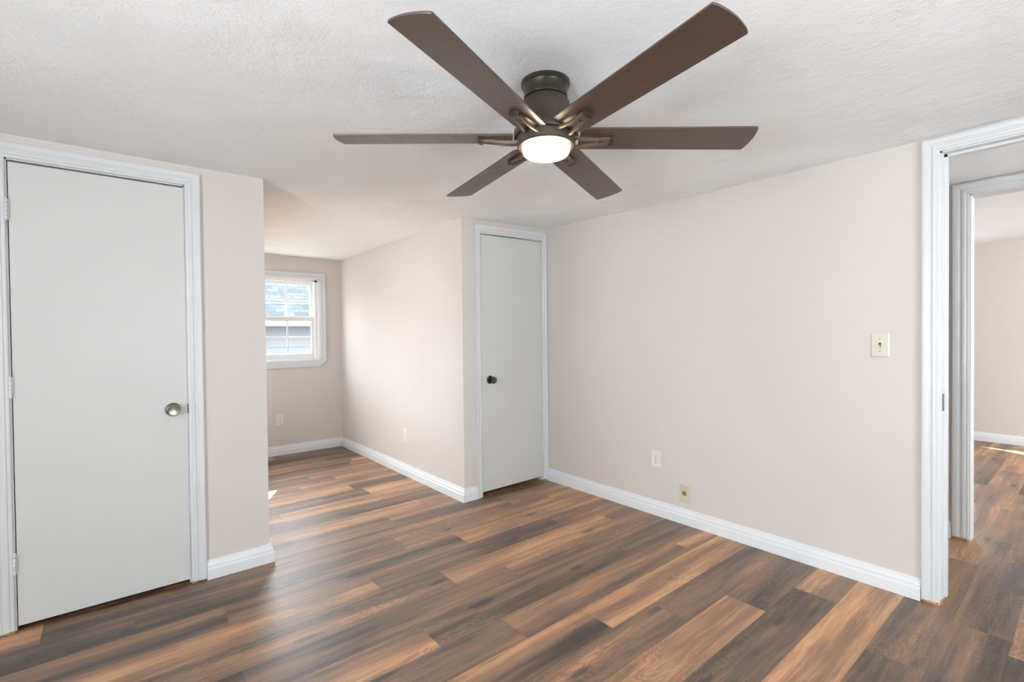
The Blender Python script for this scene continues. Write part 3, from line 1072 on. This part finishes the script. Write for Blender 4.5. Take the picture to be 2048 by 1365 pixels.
# z below is measured from the ceiling
MB().lathe([(0.0, 0.004), (0.0850, 0.004), (0.0860, -0.002), (0.0860, -0.011), (0.0835, -0.013), (0.0835, -0.016), (0.0805, -0.018), (0.0790, -0.022),
            (0.0765, -0.034), (0.0760, -0.046), (0.0775, -0.056), (0.0760, -0.060), (0.0, -0.060)], 64).build("canopy", M_bronze_dk, fan, True)
MB().lathe([(0.0, -0.052), (0.050, -0.053), (0.066, -0.058), (0.077, -0.066), (0.0845, -0.078), (0.0860, -0.092), (0.0840, -0.112), (0.0800, -0.132),
            (0.0760, -0.150), (0.0760, -0.176), (0.0, -0.176)], 64).build("motor_housing", M_bronze, fan, True)
MB().lathe([(0.0, -0.166), (0.104, -0.167), (0.1120, -0.171), (0.1140, -0.176), (0.1140, -0.192), (0.1110, -0.197), (0.0, -0.197)], 64).build("blade_hub", M_bronze, fan, True)
MB().lathe([(0.0, -0.195), (0.0990, -0.195), (0.1035, -0.199), (0.1040, -0.204), (0.1025, -0.226), (0.0970, -0.2310), (0.0860, -0.2320), (0.0845, -0.2270), (0.0, -0.2250)], 72).build("light_ring", M_bronze, fan, True)
MB().lathe([(0.0, -0.222), (0.0835, -0.222), (0.0835, -0.2400), (0.0815, -0.2490), (0.0770, -0.2550), (0.0670, -0.2585), (0.040, -0.2605), (0.0, -0.2610)], 72).build("light_diffuser", M_glow, fan, True)


def build_blade():
    """blade along +X, pitched about its own axis; t > 0 side hangs lower"""
    R0, R1, hw = 0.118, 0.737, 0.0655
    pts = []
    rc = 0.012

    def arc(cx, cy, r, a0, a1, n):
        for k in range(n + 1):
            a = math.radians(a0 + (a1 - a0) * k / n)
            pts.append((cx + r * math.cos(a), cy + r * math.sin(a)))
    arc(R0 + rc, -hw + 0.006 + rc, rc, 180, 270, 5)
    arc(R1 - 0.014, -hw + 0.004, 0.004, 270, 340, 3)
    n = 14
    for k in range(1, n):
        t = -hw + 2 * hw * k / n
        pts.append((R1 - 0.010 + 0.010 * (1 - (t / hw) ** 2), t))
    arc(R1 - 0.014, hw - 0.004, 0.004, 20, 90, 3)
    arc(R0 + rc, hw - 0.006 - rc, rc, 90, 180, 5)
    P = Matrix.Rotation(-math.radians(10.5), 4, 'X')
    b = MB().prism(pts, -0.003, 0.003, P, 0.0008).build("blade", [M_blade], fan)
    # arm: two rails rising from the hub to an outer bridge under the blade
    m = MB()
    for s in (-1, 1):
        m.loft([[P @ Vector((x, s * y0 + dy, z + dz)) for dy, dz in ((-0.0045, -0.004), (0.0045, -0.004), (0.0045, 0.004), (-0.0045, 0.004))]
                for x, y0, z in ((0.098, 0.026, -0.014), (0.120, 0.0235, -0.0165), (0.150, 0.0175, -0.016), (0.185, 0.0135, -0.013), (0.225, 0.0125, -0.0095))])
    m.prism([(0.178, -0.0100), (0.222, -0.0100), (0.222, 0.0100), (0.178, 0.0100)], -0.0130, -0.0030, P, 0.001)
    m.build("blade_arm", M_bracket, b)
    c = MB()
    c.prism([(0.222, -0.018), (0.236, -0.018), (0.240, -0.010), (0.240, 0.010), (0.236, 0.018), (0.222, 0.018)], -0.0165, -0.0028, P, 0.0015)
    c.build("arm_end", M_bronze_dk, b)
    c = MB()
    c.lathe([(0, -0.021), (0.0045, -0.021), (0.0055, -0.0185), (0.0055, -0.016), (0, -0.016)], 12, P @ Matrix.Translation((0.2275, 0.0, 0)))
    c.build("screw", M_latch, b, True)
    c = MB()
    c.lathe([(0, -0.0175), (0.0030, -0.0175), (0.0036, -0.016), (0.0036, -0.0125), (0, -0.0125)], 12, P @ Matrix.Translation((0.190, 0.0, 0)))
    c.build("screw", M_latch, b, True)
    return b


bl = build_blade()
for k in range(6):
    c = bl if k == 0 else copy_tree(bl, fan)
    c.location = (0, 0, -0.1985)
    c.rotation_euler = (0, 0, math.radians(21.7 + 60 * k))

# ------------------------------------------------------------------ outside: neighbouring house seen through the small window
GZ = -2.8
hs = empty("house", (2.0, 15.5, GZ))
tag(hs, "neighbouring house with grey lap siding and blue grey shingles, outside the small window", "house")
hb = hs.location
m = MB()
zc = GZ
while zc < 1.66:
    m.prism([(13.98, zc), (14.0, zc + 0.20), (14.1, zc + 0.20), (14.1, zc)], -6.0, 10.0, Matrix(((0, 0, 1, 0), (1, 0, 0, 0), (0, 1, 0, 0), (0, 0, 0, 1))))
    zc += 0.20
m.box(-6, 10, 14.1, 19.0, GZ, 1.6)
m.build("siding", M_siding, hs, origin=(hb.x, hb.y, hb.z)).location = (0, 0, 0)
sl = math.atan2(2.2, 3.1)
LX = Matrix(((1, 0, 0, 0), (0, math.cos(sl), -math.sin(sl), 13.55), (0, math.sin(sl), math.cos(sl), 1.62), (0, 0, 0, 1)))
m = MB()
m.box(-6.4, 10.4, 0, math.hypot(2.2, 3.1), 0.0, 0.10)
m.edit(lambda c: LX @ c)
m.build("roof", M_shingle, hs, origin=(hb.x, hb.y, hb.z)).location = (0, 0, 0)
m = MB()
m.box(-6.4, 10.4, 13.46, 13.55, 1.56, 1.70, 0.01)
m.build("gutter", M_vinyl, hs, origin=(hb.x, hb.y, hb.z)).location = (0, 0, 0)
struct(MB().box(-25, 35, 5.9, 40, GZ - 0.2, GZ).build("ground", M_grass), "lawn outside between the houses", "ground")
struct(MB().box(-4.15, -4.0, 2.3, 12.0, GZ, 3.4).build("wall_bounce", M_bounce), "pale rendered outside wall facing the nook's side window", "wall")  # unseen wall added as a dimmer, even source than open sky
cb_ = MB().tube([(-5 + k, 11.8, 2.02 + 0.004 * (k - 6) ** 2) for k in range(14)], 0.009, 8).build("overhead_cable", M_cable)
tag(cb_, "thin pale overhead cable crossing outside the small window", "cable")
